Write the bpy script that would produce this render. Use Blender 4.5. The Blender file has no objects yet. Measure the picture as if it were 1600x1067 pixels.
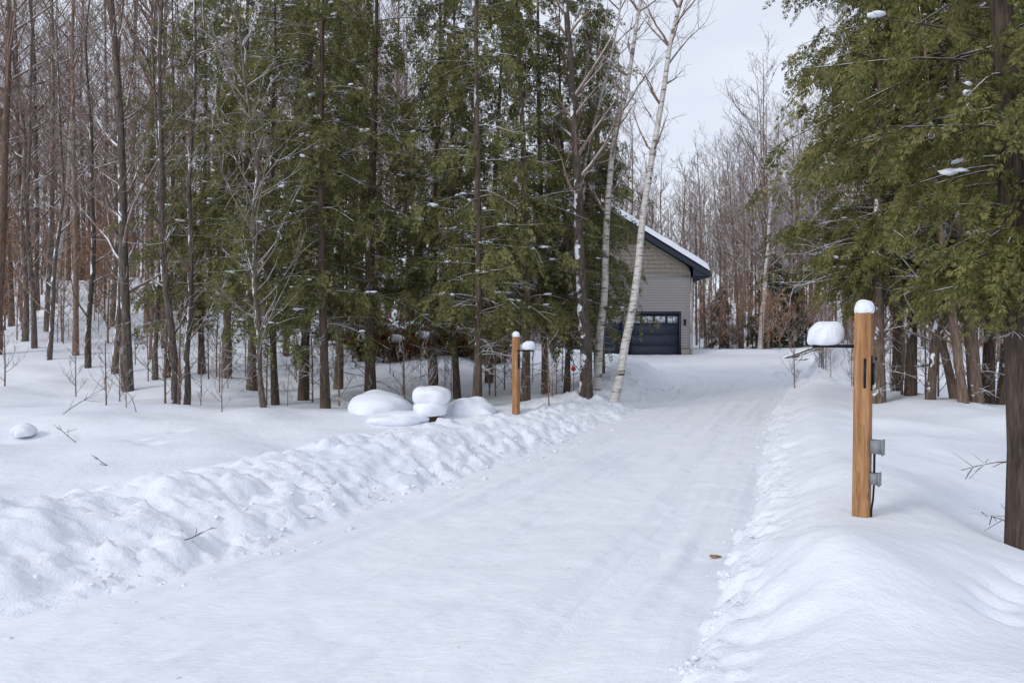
import bpy, math, numpy as np
from mathutils import Matrix, Vector
rng=np.random.default_rng(7)
scene=bpy.context.scene
COL=scene.collection
# ---------------------------------------------------------------- noise
_T=np.random.default_rng(3).random((256,256))
def vnoise(x,y):
    xi=np.floor(x).astype(int); yi=np.floor(y).astype(int)
    fx=x-xi; fy=y-yi
    fx=fx*fx*fx*(fx*(fx*6-15)+10); fy=fy*fy*fy*(fy*(fy*6-15)+10)
    a=_T[xi&255,yi&255]; b=_T[(xi+1)&255,yi&255]; c=_T[xi&255,(yi+1)&255]; d=_T[(xi+1)&255,(yi+1)&255]
    return (a*(1-fx)+b*fx)*(1-fy)+(c*(1-fx)+d*fx)*fy-0.5
def fbm(x,y,o=4):
    s=0;a=1.0
    for i in range(o):
        ca,sa=math.cos(i*1.1),math.sin(i*1.1)
        s=s+a*vnoise((x*ca-y*sa)*2**i+17.3*i,(x*sa+y*ca)*2**i+5.1*i); a*=0.5
    return s
def worley(x,y):
    xi=np.floor(x).astype(int); yi=np.floor(y).astype(int)
    best=np.full(np.shape(x),9.0); hh=np.zeros(np.shape(x))
    for i in(-1,0,1):
        for j in(-1,0,1):
            cx=xi+i; cy=yi+j
            px=cx+_T[cx&255,cy&255]; py=cy+_T[(cx+91)&255,(cy+37)&255]
            d=np.hypot(px-x,py-y); m=d<best
            best=np.where(m,d,best); hh=np.where(m,_T[(cx+13)&255,(cy+177)&255],hh)
    return best,hh
def sm(a,b,x):
    t=np.clip((x-a)/(b-a),0,1); return t*t*(3-2*t)
# ---------------------------------------------------------------- terrain
LY=[-20,0,3.8,4.65,6.5,8,10,13,16,19.3,22,27,33,36]
LX=[-12,-5.2,-2.86,-2.18,-1.22,-.35,.85,2.4,3.7,4.75,5.1,4.6,2.9,2.6]
RY=[-20,0,3.2,3.82,5.07,6.6,9.6,13,19.3,30,36]
RX=[-9,-.9,.78,1.0,1.57,2.26,3.5,4.9,7.9,13.0,14.5]
def XL(Y): return np.interp(Y,LY,LX)
def XR(Y): return np.interp(Y,RY,RX)
def rr(Y): return 0.03*np.clip(Y-6,0,30)
DENTS=[(2.5,3.55),(2.72,3.75),(2.9,3.5),(2.6,3.2),(2.35,3.3),(3.0,3.3),(-4.9,9.3),(-5.3,9.7),(-5.0,10.3),(3.05,4.1),(-1.6,8.6),(-1.9,8.9),(3.2,3.7),(2.75,3.05)]
def h(X,Y,fine=True):
    X=np.asarray(X,float); Y=np.asarray(Y,float)
    ej=.14*vnoise(X*1.3,Y*1.3)+.10*vnoise(X*5,Y*5)
    dl=(XL(Y)-X)*.85+ej; dr=(X-XR(Y))*.87+ej*.7
    z=rr(Y)-.03
    crest=np.interp(Y,[4,8,12,15,19,28],[.45,.42,.26,.40,.62,.6])+.14*vnoise(X*.6,Y*.6)
    left=(sm(0,1.15,dl)**.75*crest-sm(1.2,2.5,dl)*(crest-.16))
    a=np.clip(-X/8,0,2.2)
    rise=a*(np.clip(Y-13,0,20)/17)**1.8*1.1
    left=left+(rise+.45*sm(15,25,Y)*sm(2.5,-1,X))*sm(.5,3,dl)
    left=left+sm(1.5,3.5,dl)*(.26*vnoise(X*.42,Y*.42)+.15*vnoise(X*1.1+9,Y*1.1))
    near=sm(10,6.5,Y)
    right=sm(0,.20,dr)*.12+sm(.1,.8,dr)*.24-near*sm(1.15,2.9,dr)*.52-sm(12,14,Y)*sm(7.4,9.5,X)*.4*sm(34,22,Y)
    right=right+sm(.5,1.6,dr)*(.16*vnoise(X*.55+3,Y*.55)+.13*vnoise(X*1.3,Y*1.3+4))
    right=right+.18*np.exp(-(((X-1.85)/.55)**2+((Y-3.9)/.8)**2))*sm(.1,.6,dr)
    right=right+.12*np.exp(-(((X-3.3)/.5)**2+((Y-6.3)/.6)**2))*sm(.1,.6,dr)
    right=right+.60*np.exp(-(((X-9.6)/1.0)**2+((Y-20.5)/1.8)**2))*sm(0,.8,dr)
    right=right+.32*sm(16,19,Y)*sm(.2,1.2,dr)*sm(3.5,1.6,dr)*sm(33,26,Y)
    z=z+np.where(dl>0,left,0)+np.where(dr>0,right,0)
    z=z+sm(36.3,37.5,Y)*.3*np.where((dl<=0)&(dr<=0),1,.0)
    z=z+sm(55,120,Y)*9
    if fine:
        mb=sm(.05,.35,dl)*sm(2.0,1.2,dl)*sm(30,18,Y)
        wx=X+.18*fbm(X*4,Y*4,3); wy=Y+.18*fbm(X*4+7,Y*4+3,3)
        w,hh=worley(wx*3.4,wy*3.4)
        w2,h2=worley(wx*10,wy*10)
        z=z+mb*(.12*np.clip(hh-.45,0,1)*sm(.55,.36,w)+.045*(h2-.3)*sm(.6,.38,w2)+.09*fbm(X*1.7,Y*1.7,5)+.04*fbm(X*9,Y*9,4))
        me=sm(-.02,.08,dr)*sm(.5,.2,dr)
        z=z+me*(.06*(h2-.15)*sm(.7,.35,w2)+.06*fbm(X*6,Y*6,3))
        mt=sm(0,.12,dl)*sm(.6,.25,dl)
        z=z+mt*.035*h2*sm(.7,.3,w2)
        ml=np.where((dl>1.2)|(dr>.5),1,0)
        z=z+ml*.016*fbm(X*2.6,Y*2.6,3)
        mp=np.exp(-(((X-9.6)/1.5)**2+((Y-21)/3.2)**2))+.5*sm(15,18,Y)*sm(.1,.5,dr)*sm(2.6,1.4,dr)*sm(30,25,Y)
        z=z+mp*.40*(hh-.3)*sm(.7,.3,w)
        for (fx,fy) in DENTS:
            z=z-.07*np.exp(-(((X-fx)**2+(Y-fy)**2)/.010))
    return z
def hz(x,y): return float(h(np.array([x]),np.array([y]))[0])
# ---------------------------------------------------------------- mesh builder
class MB:
    def __init__(s): s.v=[];s.q=[];s.t=[];s.n=0
    def add(s,v,q=None,t=None):
        v=np.asarray(v,float).reshape(-1,3)
        if q is not None and len(q): s.q.append(np.asarray(q,int).reshape(-1,4)+s.n)
        if t is not None and len(t): s.t.append(np.asarray(t,int).reshape(-1,3)+s.n)
        s.v.append(v); s.n+=len(v)
    def arrays(s):
        v=np.concatenate(s.v) if s.v else np.zeros((0,3))
        q=np.concatenate(s.q) if s.q else np.zeros((0,4),int)
        t=np.concatenate(s.t) if s.t else np.zeros((0,3),int)
        return v,q,t
    def mesh(s,name,mat,smooth=False):
        return mk(name,*s.arrays(),mat,smooth)
def mk(name,v,q,t,mat,smooth=False):
    me=bpy.data.meshes.new(name)
    me.vertices.add(len(v)); me.vertices.foreach_set('co',v.astype(np.float32).ravel())
    nl=len(q)*4+len(t)*3
    me.loops.add(nl); me.loops.foreach_set('vertex_index',np.concatenate([q.ravel(),t.ravel()]).astype(np.int32))
    me.polygons.add(len(q)+len(t))
    st=np.concatenate([np.arange(len(q))*4,len(q)*4+np.arange(len(t))*3]).astype(np.int32)
    me.polygons.foreach_set('loop_start',st)
    if smooth: me.polygons.foreach_set('use_smooth',np.ones(len(q)+len(t),bool))
    me.update(calc_edges=True); me.validate()
    if mat: me.materials.append(mat)
    return me
def obj(name,me,parent=None,loc=(0,0,0),label=None,cat=None,group=None,kind=None,rot=None,scale=None):
    o=bpy.data.objects.new(name,me); COL.objects.link(o)
    o.location=loc
    if rot is not None: o.rotation_euler=rot
    if scale is not None: o.scale=scale
    if parent: o.parent=parent
    if label:o["label"]=label
    if cat:o["category"]=cat
    if group:o["group"]=group
    if kind:o["kind"]=kind
    return o
def box(mb,x0,x1,y0,y1,z0,z1):
    v=[(x0,y0,z0),(x1,y0,z0),(x1,y1,z0),(x0,y1,z0),(x0,y0,z1),(x1,y0,z1),(x1,y1,z1),(x0,y1,z1)]
    mb.add(v,[(0,3,2,1),(4,5,6,7),(0,1,5,4),(1,2,6,5),(2,3,7,6),(3,0,4,7)])
def prism(mb,poly,y0,y1):
    n=len(poly)
    v=[(x,y0,z) for x,z in poly]+[(x,y1,z) for x,z in poly]
    q=[(i,(i+1)%n,(i+1)%n+n,i+n) for i in range(n)]
    mb.add(v,q)
    if n==4: mb.add(v,[(3,2,1,0),(4,5,6,7)])
    else: mb.add(v,None,[(0,i+1,i) for i in range(1,n-1)]+[(n,n+i,n+i+1) for i in range(1,n-1)])
def tube(mb,path,rad,k=6,cap=False):
    p=np.asarray(path,float); n=len(p); rad=np.asarray(rad,float)
    t=np.gradient(p,axis=0); t/=np.linalg.norm(t,axis=1)[:,None]+1e-9
    ref=np.array([1.,0,0]) if abs(t[:,0]).mean()<.8 else np.array([0,1.,0])
    u=np.cross(t,ref); u/=np.linalg.norm(u,axis=1)[:,None]+1e-9
    w=np.cross(t,u)
    a=np.arange(k)*2*np.pi/k
    v=p[:,None,:]+rad[:,None,None]*(np.cos(a)[None,:,None]*u[:,None,:]+np.sin(a)[None,:,None]*w[:,None,:])
    i=np.arange(n-1)[:,None]*k; j=np.arange(k)[None,:]; j2=(j+1)%k
    q=np.stack([i+j,i+j2,i+k+j2,i+k+j],-1).reshape(-1,4)
    v=v.reshape(-1,3); tt=None
    if cap:
        v=np.vstack([v,p[-1]]); b=(n-1)*k
        tt=[(b+jj,b+(jj+1)%k,n*k) for jj in range(k)]
    mb.add(v,q,tt)
def ico(sub=1):
    import bmesh
    bm=bmesh.new(); bmesh.ops.create_icosphere(bm,subdivisions=sub,radius=1)
    v=np.array([x.co[:] for x in bm.verts]); f=np.array([[x.index for x in fc.verts] for fc in bm.faces]); bm.free(); return v,f
ICO1=ico(1);ICO2=ico(2);ICO4=ico(5)
def blob(mb,c,s,r=rng,ic=ICO2,amp=.25,rot=None):
    v,f=ic
    n=vnoise(v[:,0]*1.7+r.random()*50,v[:,1]*1.7+v[:,2]*1.3+r.random()*50)
    vv=v*(1+amp*2*n[:,None])*np.asarray(s)
    if rot is not None:
        c0,s0=math.cos(rot),math.sin(rot); vv=vv@np.array([[c0,s0,0],[-s0,c0,0],[0,0,1]])
    mb.add(vv+np.asarray(c),None,f)
# ---------------------------------------------------------------- materials
def newmat(name,rough=.8):
    m=bpy.data.materials.new(name); m.use_nodes=True
    nt=m.node_tree; b=nt.nodes['Principled BSDF']; b.inputs['Roughness'].default_value=rough
    b.inputs['Specular IOR Level'].default_value=.25
    return m,nt,b
def N(nt,t,**k):
    n=nt.nodes.new(t)
    for a,v in k.items(): setattr(n,a,v)
    return n
def ramp(nt,fac,stops):
    r=N(nt,'ShaderNodeValToRGB'); e=r.color_ramp.elements
    while len(e)<len(stops): e.new(.5)
    for i,(p,c) in enumerate(stops): e[i].position=p; e[i].color=(*c,1)
    nt.links.new(fac,r.inputs[0]); return r.outputs[0]
def noise(nt,scale,vec=None,detail=4,rough=.55,dist=0):
    n=N(nt,'ShaderNodeTexNoise'); n.inputs['Scale'].default_value=scale; n.inputs['Detail'].default_value=detail; n.inputs['Roughness'].default_value=rough; n.inputs['Distortion'].default_value=dist
    if vec is not None: nt.links.new(vec,n.inputs['Vector'])
    return n.outputs['Fac']
def coord(nt,kind='Object',scale=(1,1,1)):
    tc=N(nt,'ShaderNodeTexCoord'); mp=N(nt,'ShaderNodeMapping'); mp.inputs['Scale'].default_value=scale
    nt.links.new(tc.outputs[kind],mp.inputs[0]); return mp.outputs[0]
def math_(nt,op,a,b=None,clamp=False):
    m=N(nt,'ShaderNodeMath',operation=op); m.use_clamp=clamp
    for i,x in enumerate((a,b)):
        if x is None: continue
        if isinstance(x,(int,float)): m.inputs[i].default_value=x
        else: nt.links.new(x,m.inputs[i])
    return m.outputs[0]
def mixc(nt,f,a,b):
    m=N(nt,'ShaderNodeMix',data_type='RGBA')
    for s,x in((0,f),(6,a),(7,b)):
        if isinstance(x,(int,float)): m.inputs[s].default_value=x
        elif isinstance(x,tuple): m.inputs[s].default_value=(*x,1)
        else: nt.links.new(x,m.inputs[s])
    return m.outputs[2]
def bump(nt,b,hgt,strength,dist):
    n=N(nt,'ShaderNodeBump'); n.inputs['Strength'].default_value=strength; n.inputs['Distance'].default_value=dist
    nt.links.new(hgt,n.inputs['Height']); nt.links.new(n.outputs[0],b.inputs['Normal'])
def snow_mat():
    m,nt,b=newmat('snow',.7)
    v=coord(nt)
    c=ramp(nt,noise(nt,.6,v,3),[(.3,(.76,.80,.885)),(.7,(.845,.87,.925))])
    nt.links.new(c,b.inputs['Base Color'])
    f=math_(nt,'ADD',noise(nt,9,v,5,.6),math_(nt,'MULTIPLY',noise(nt,60,v,2,.6),.3))
    bump(nt,b,f,.5,.035)
    return m
SNOW=snow_mat()
def road_mat():
    m,nt,b=newmat('packed_snow',.5)
    uv=coord(nt,'UV',(1,1,1))
    st=coord(nt,'UV',(9,.30,1)); st2=coord(nt,'UV',(38,1.6,1))
    a=noise(nt,1,st,4,.6); a2=noise(nt,1,st2,3,.6); g=noise(nt,.8,coord(nt,'UV',(1.3,.6,1)),5,.65); g2=noise(nt,16,uv,5,.7)
    c=ramp(nt,math_(nt,'ADD',math_(nt,'MULTIPLY',a,.4),math_(nt,'MULTIPLY',g,.6)),[(.36,(.73,.77,.855)),(.48,(.82,.845,.905)),(.7,(.86,.88,.925))])
    d=ramp(nt,noise(nt,1,coord(nt,'UV',(1.8,.7,1)),6,.75),[(.62,(0,0,0)),(.78,(1,1,1))])
    c=mixc(nt,math_(nt,'MULTIPLY',d,.24),c,(.38,.37,.40))
    sp=N(nt,'ShaderNodeTexVoronoi'); sp.inputs['Scale'].default_value=5; nt.links.new(uv,sp.inputs[0])
    spk=ramp(nt,sp.outputs[0],[(.035,(1,1,1)),(.055,(0,0,0))])
    c=mixc(nt,math_(nt,'MULTIPLY',spk,.45),c,(.22,.17,.13))
    nt.links.new(c,b.inputs['Base Color'])
    tread=N(nt,'ShaderNodeTexVoronoi'); tread.inputs['Scale'].default_value=1
    nt.links.new(coord(nt,'UV',(22,30,1)),tread.inputs['Vector'])
    hh=math_(nt,'ADD',math_(nt,'ADD',math_(nt,'MULTIPLY',a,.6),math_(nt,'MULTIPLY',a2,.28)),math_(nt,'ADD',math_(nt,'MULTIPLY',g2,.55),math_(nt,'MULTIPLY',tread.outputs[0],.14)))
    bump(nt,b,hh,.45,.035)
    return m
ROADM=road_mat()
def bark_mat(name,c1,c2,snow=.5,zs=.25,hfreq=22):
    m,nt,b=newmat(name,.9)
    v=coord(nt,'Object',(1,1,zs)); v1=coord(nt)
    oi=N(nt,'ShaderNodeObjectInfo')
    c=ramp(nt,noise(nt,hfreq,v,4,.7),[(.32,c1),(.68,c2)])
    hv=N(nt,'ShaderNodeHueSaturation'); nt.links.new(c,hv.inputs['Color'])
    nt.links.new(math_(nt,'ADD',math_(nt,'MULTIPLY',oi.outputs['Random'],.8),.6),hv.inputs['Value'])
    geo=N(nt,'ShaderNodeNewGeometry'); sp=N(nt,'ShaderNodeSeparateXYZ'); nt.links.new(geo.outputs['Normal'],sp.inputs[0])
    side=math_(nt,'ADD',math_(nt,'ADD',math_(nt,'MULTIPLY',sp.outputs[0],-.18),math_(nt,'MULTIPLY',sp.outputs[1],-.10)),math_(nt,'MULTIPLY',sp.outputs[2],.45))
    patch=math_(nt,'ADD',noise(nt,2.6,v1,5,.65),side)
    f=ramp(nt,patch,[(.80-.16*snow,(0,0,0)),(.84-.16*snow,(1,1,1))])
    cc=mixc(nt,f,hv.outputs[0],(.80,.83,.89))
    nt.links.new(cc,b.inputs['Base Color'])
    if hfreq: bump(nt,b,noise(nt,hfreq*1.4,v,3,.7),.9,.025)
    return m
BARK=bark_mat('bark_brown',(.050,.040,.034),(.22,.18,.15),.55)
BARKFAR=bark_mat('bark_far',(.095,.062,.046),(.27,.185,.140),.12)
CBARK=bark_mat('bark_cedar',(.050,.036,.028),(.22,.160,.12),.15,zs=.12,hfreq=30)
NBARK=bark_mat('bark_old_cedar',(.040,.030,.024),(.19,.140,.108),-.4,zs=.10,hfreq=34)
TWIG=bark_mat('twig_bark',(.13,.086,.066),(.28,.195,.155),.2)
DEADM=bark_mat('dead_twig',(.12,.10,.085),(.27,.23,.20),.45)
def birch_mat():
    m,nt,b=newmat('bark_birch',.7)
    v=coord(nt,'Object',(2.2,2.2,14)); v1=coord(nt)
    c=ramp(nt,noise(nt,1.4,v,6,.7),[(.38,(.05,.045,.04)),(.44,(.46,.43,.40)),(.7,(.74,.72,.69))])
    pt=ramp(nt,noise(nt,3.0,v1,6,.75),[(.59,(0,0,0)),(.63,(1,1,1))])
    c=mixc(nt,math_(nt,'MULTIPLY',pt,.85),c,(.07,.058,.05))
    nt.links.new(c,b.inputs['Base Color']); bump(nt,b,noise(nt,3,v,4),.4,.01)
    return m
BIRCH=birch_mat()
def leaf_mat(name,cols,sc=3.0):
    m,nt,b=newmat(name,.65)
    v=coord(nt); oi=N(nt,'ShaderNodeObjectInfo')
    geo=N(nt,'ShaderNodeNewGeometry')
    f=math_(nt,'ADD',math_(nt,'MULTIPLY',noise(nt,sc,v,2,.7),.62),math_(nt,'MULTIPLY',geo.outputs['Random Per Island'],.38))
    c=ramp(nt,f,cols)
    hv=N(nt,'ShaderNodeHueSaturation'); nt.links.new(c,hv.inputs['Color'])
    nt.links.new(math_(nt,'ADD',math_(nt,'MULTIPLY',oi.outputs['Random'],.4),.8),hv.inputs['Value'])
    df=N(nt,'ShaderNodeBsdfDiffuse'); nt.links.new(hv.outputs[0],df.inputs[0])
    tr=N(nt,'ShaderNodeBsdfTranslucent'); nt.links.new(hv.outputs[0],tr.inputs[0])
    mx=N(nt,'ShaderNodeMixShader'); mx.inputs[0].default_value=.38
    out=nt.nodes['Material Output']; nt.nodes.remove(b)
    nt.links.new(df.outputs[0],mx.inputs[1]); nt.links.new(tr.outputs[0],mx.inputs[2]); nt.links.new(mx.outputs[0],out.inputs[0])
    return m
CEDAR=leaf_mat('cedar_foliage',[(.28,(.068,.071,.033)),(.45,(.142,.150,.062)),(.62,(.235,.232,.095)),(.8,(.35,.29,.145))])
CEDARY=leaf_mat('cedar_foliage_olive',[(.28,(.068,.070,.028)),(.45,(.142,.146,.055)),(.62,(.235,.225,.086)),(.8,(.35,.28,.13))])
SPRUCE=leaf_mat('spruce_foliage',[(.3,(.03,.040,.025)),(.7,(.08,.095,.06))])
TAN=leaf_mat('dry_leaves',[(.3,(.36,.17,.065)),(.7,(.58,.32,.14))])
def flat(name,c,rough=.6,metal=0,nz=0,amt=.15):
    m,nt,b=newmat(name,rough); b.inputs['Metallic'].default_value=metal
    n=noise(nt,nz or 6,coord(nt),5,.6)
    c2=tuple(x*(1-amt*2) for x in c)
    nt.links.new(ramp(nt,n,[(.3,c2),(.7,c)]),b.inputs['Base Color'])
    return m
def wood_mat():
    m,nt,b=newmat('post_wood',.7)
    v=coord(nt,'Object',(11,11,.6))
    w=noise(nt,3.6,v,6,.7,.9)
    c=ramp(nt,w,[(.30,(.14,.062,.026)),(.45,(.30,.152,.066)),(.60,(.41,.23,.11)),(.8,(.48,.30,.16))])
    k=N(nt,'ShaderNodeTexVoronoi'); k.inputs['Scale'].default_value=3; nt.links.new(coord(nt,'Object',(1.9,1.9,.9)),k.inputs[0])
    kn=ramp(nt,k.outputs[0],[(.04,(1,1,1)),(.12,(0,0,0))])
    c=mixc(nt,math_(nt,'MULTIPLY',kn,.75),c,(.08,.035,.015))
    cr=ramp(nt,noise(nt,7,coord(nt,'Object',(9,9,.35)),3,.5),[(.30,(1,1,1)),(.335,(0,0,0))])
    c=mixc(nt,math_(nt,'MULTIPLY',cr,.8),c,(.05,.025,.012))
    nt.links.new(c,b.inputs['Base Color']); bump(nt,b,w,.35,.006); return m
WOOD=wood_mat()
SIDING=flat('grey_siding',(.36,.335,.325),.6,amt=.04)
TAUPE=flat('taupe_shakes',(.33,.29,.245),.75,amt=.10)
NAVY=flat('navy_trim',(.028,.036,.055),.45,amt=.08)
DOORM=flat('navy_door',(.036,.046,.070),.6,amt=.06)
BLACK=flat('black_metal',(.012,.012,.014),.4)
GREYP=flat('grey_plastic',(.26,.28,.30),.45,amt=.08)
CONC=flat('stone_base',(.33,.30,.27),.85,nz=9)
DARKBR=flat('dark_brown_wood',(.08,.05,.035),.8)
RED=flat('red_reflector',(.55,.03,.02),.3)
GLASS=flat('window_glass',(.10,.12,.15),.12,nz=2,amt=.4)
FROSTREFL=flat('frosted_reflection_glass',(.80,.84,.90),.25,nz=6,amt=.46)  # pale frosted panes, their bright reflections painted into the mottled colour
ROOFM=flat('roof_shingles',(.05,.05,.055),.9)
# ---------------------------------------------------------------- ground sheets
nu,nv=720,860
u=np.linspace(-1,1,nu); X1=0.3+3.2*np.sinh(u*4.6)
v=np.linspace(-2.4,4.75,nv); Y1=4.5+3.0*np.sinh(v)
GX,GY=np.meshgrid(X1,Y1)
GZ=h(GX,GY)
V=np.stack([GX,GY,GZ],-1).reshape(-1,3)
i=np.arange(nv-1)[:,None]*nu; j=np.arange(nu-1)[None,:]
Q=np.stack([i+j,i+j+1,i+nu+j+1,i+nu+j],-1).reshape(-1,4)
obj('snow_ground',mk('snow_ground',V,Q,np.zeros((0,3),int),SNOW,True),kind='structure',label='deep undulating snow cover with plowed banks beside the driveway',cat='ground')
nr,ns=700,200
vv=np.linspace(-2.0,2.999,nr); YY=4+3.2*np.sinh(vv); YY=np.minimum(YY,36.0)
s=np.linspace(0,1,ns)
XLs=XL(YY)-.30; XRs=XR(YY)+.28
DX=XLs[:,None]+(XRs-XLs)[:,None]*s[None,:]; DY=np.repeat(YY[:,None],ns,1)
ac=(s[None,:]-.5)*3.2+0*DX
al=np.cumsum(np.r_[0,np.hypot(np.diff(YY),np.diff((XLs+XRs)/2))])[:,None]+0*DX
wob=.12*np.sin(al*.35)
def rut(c,w,s_): 
    q=(ac-c-s_*wob)/w
    return np.exp(-q**2)-.45*np.exp(-((abs(q)-1.7)/.5)**2)
DZ=rr(DY)+.020*fbm(ac*3.0,al*.25,3)+.008*fbm(ac*9+4,al*.5,2)-.026*(rut(-.75,.13,-1)+rut(.75,.13,-1)+.5*rut(-.35,.10,1)+.5*rut(1.1,.10,1)+.4*rut(-1.15,.08,.5))*(1+1.4*vnoise(al*.6,ac))
DZ+=.014*fbm(DX*4,DY*4,4)
Vd=np.stack([DX,DY,DZ],-1).reshape(-1,3)
i=np.arange(nr-1)[:,None]*ns; j=np.arange(ns-1)[None,:]
Qd=np.stack([i+j,i+j+1,i+ns+j+1,i+ns+j],-1).reshape(-1,4)
med=mk('driveway',Vd,Qd,np.zeros((0,3),int),ROADM,True)
uvl=med.uv_layers.new(name='UVMap')
vi=np.zeros(len(med.loops),np.int32); med.loops.foreach_get('vertex_index',vi)
UV=np.stack([ac.ravel(),al.ravel()],-1)[vi]
uvl.data.foreach_set('uv',UV.astype(np.float32).ravel())
obj('driveway',med,kind='structure',label='snow-packed driveway with tyre tracks curving to the garage',cat='driveway')
mb=MB()
r=np.random.default_rng(5)
for k in range(3400):
    y=3.0+r.random()**1.6*18
    if r.random()<.70:
        d=-.18+abs(r.normal(.15,.45)); x=XL(y)-d/.85; 
    else:
        d=abs(r.normal(.06,.10))-.06; x=XR(y)+d/.87
    sz=.003+.022*r.random()**4
    zz=max(hz(x,y),float(rr(y))-.01)
    blob(mb,(x,y,zz+sz*.15),(sz*(1+r.random()*.6),sz,sz*.7),r,ICO1,.5,r.random()*6)
obj('snow_clods',mb.mesh('snow_clods',SNOW,True),kind='stuff',label='crumbled snow clods along the plowed driveway edges',cat='snow')
# ---------------------------------------------------------------- trees
def bpath(p,d,L,n,r,up=.25,wob=.12):
    pts=[p]; d=d/np.linalg.norm(d)
    for k in range(n):
        d=d+np.array([r.normal(0,wob),r.normal(0,wob),up/n+r.normal(0,wob*.6)]); d/=np.linalg.norm(d)
        pts.append(pts[-1]+d*L/n)
    return np.array(pts)
def bare_tree(seed,H,r0,nb=34,first=.35,rmin=.006,lean=.02,lv3=3,bl=.17,kink=.05,steep=1.0):
    r=np.random.default_rng(seed); T=MB();C=MB()
    n=14; zz=np.linspace(0,H,n)
    ph=r.random(4)*6
    px=lean*zz*r.normal()+kink*np.sin(zz*.5+ph[0])*zz/H*2+kink*.5*np.sin(zz*1.3+ph[1])
    py=lean*zz*r.normal()+kink*np.sin(zz*.45+ph[2])*zz/H*2
    P=np.stack([px-px[0],py-py[0],zz],-1)
    R=r0*(1-zz/H)**.8+.008; R[0]*=1.25
    tube(T,P,R,8)
    for k in range(nb):
        t=first+(1-first)*((k+r.random())/nb)
        z=t*H; p=np.array([np.interp(z,zz,P[:,0]),np.interp(z,zz,P[:,1]),z]); rb=np.interp(z,zz,R)
        az=r.random()*2*np.pi; el=r.uniform(.3,1.3)*steep
        d=np.array([math.cos(az),math.sin(az),el])
        L=H*bl*(.5+r.random())*(1.25-t*.7)
        b=bpath(p,d,L,5,r,.5); rad=np.linspace(min(rb*.5,.035),rmin,6)
        tube(C,b,rad,4)
        for m in range(6):
            q=r.uniform(.2,1); fi=q*5; i0=min(int(fi),4); pp=b[i0]+(b[i0+1]-b[i0])*(fi-i0)
            dd=(b[i0+1]-b[i0]); dd/=np.linalg.norm(dd); dd=dd+r.normal(0,.6,3)+np.array([0,0,.25])
            L2=L*.42*(.5+r.random()*.8)
            b2=bpath(pp,dd,L2,3,r,.4); tube(C,b2,np.linspace(rmin*1.3,rmin*.8,4),3)
            for w in range(lv3):
                    i1=r.integers(0,3); dd3=(b2[i1+1]-b2[i1]); dd3/=np.linalg.norm(dd3); dd3=dd3+r.normal(0,.6,3)
                    b3=bpath(b2[i1+1],dd3,L2*.5,2,r,.3); tube(C,b3,np.full(3,rmin*.7),3)
    return T,C
RH=np.array([0.,0,1])
def nrm(a): return a/(np.linalg.norm(a,axis=-1,keepdims=True)+1e-9)
def sprays(pos,dirs,r,length,wid,nl=3,sd=None):
    n=len(pos); d=nrm(dirs)
    if sd is None: sd=r.normal(0,1,(n,3))
    sd=nrm(sd-d*(sd*d).sum(1)[:,None]); nn=np.cross(d,sd)
    L=length*(.6+.8*r.random(n))
    vs=[]
    def leaf(base,dd,l,w):
        perp=nrm(np.cross(dd,nn))
        mid=base+dd*(l*.45)[:,None]
        vs.append(np.stack([base,mid+perp*w,base+dd*l[:,None],mid-perp*w],1))
    leaf(pos+d*(L*.35)[:,None],d,L*.65,wid)
    for k in range(nl):
        f=.05+.6*k/max(nl,1)
        for sg in(-1,1):
            dd=nrm(d*.78+sd*sg*.62+r.normal(0,.12,(n,3))); l=L*(.62-.4*f)*(.7+.6*r.random(n))
            leaf(pos+d*(L*f)[:,None],dd,l,wid)
    A=np.concatenate(vs,0).reshape(-1,3); q=np.arange(len(A)).reshape(-1,4)
    return A,q
def fronds(pos,axis,r,flen,nsp,length,wid,nl):
    n=len(pos); a=nrm(axis); sd=r.normal(0,1,(n,3))+RH*.3; sd=nrm(sd-a*(sd*a).sum(1)[:,None])
    F=flen*(.5+r.random(n)); P=[];D=[];S=[]
    for k in range(nsp):
        f=(k+.5)/nsp; sg=1 if k%2 else -1
        p=pos+a*(F*f)[:,None]-RH*(F*f*f*.45)[:,None]
        dd=a*.75+sd*sg*(.75-.35*f)-RH*(.25+.4*f)
        P.append(p+sd*sg*.012); D.append(dd+r.normal(0,.14,(n,3))); S.append(sd)
    return sprays(np.concatenate(P),np.concatenate(D),r,length,wid,nl,np.concatenate(S))
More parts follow.
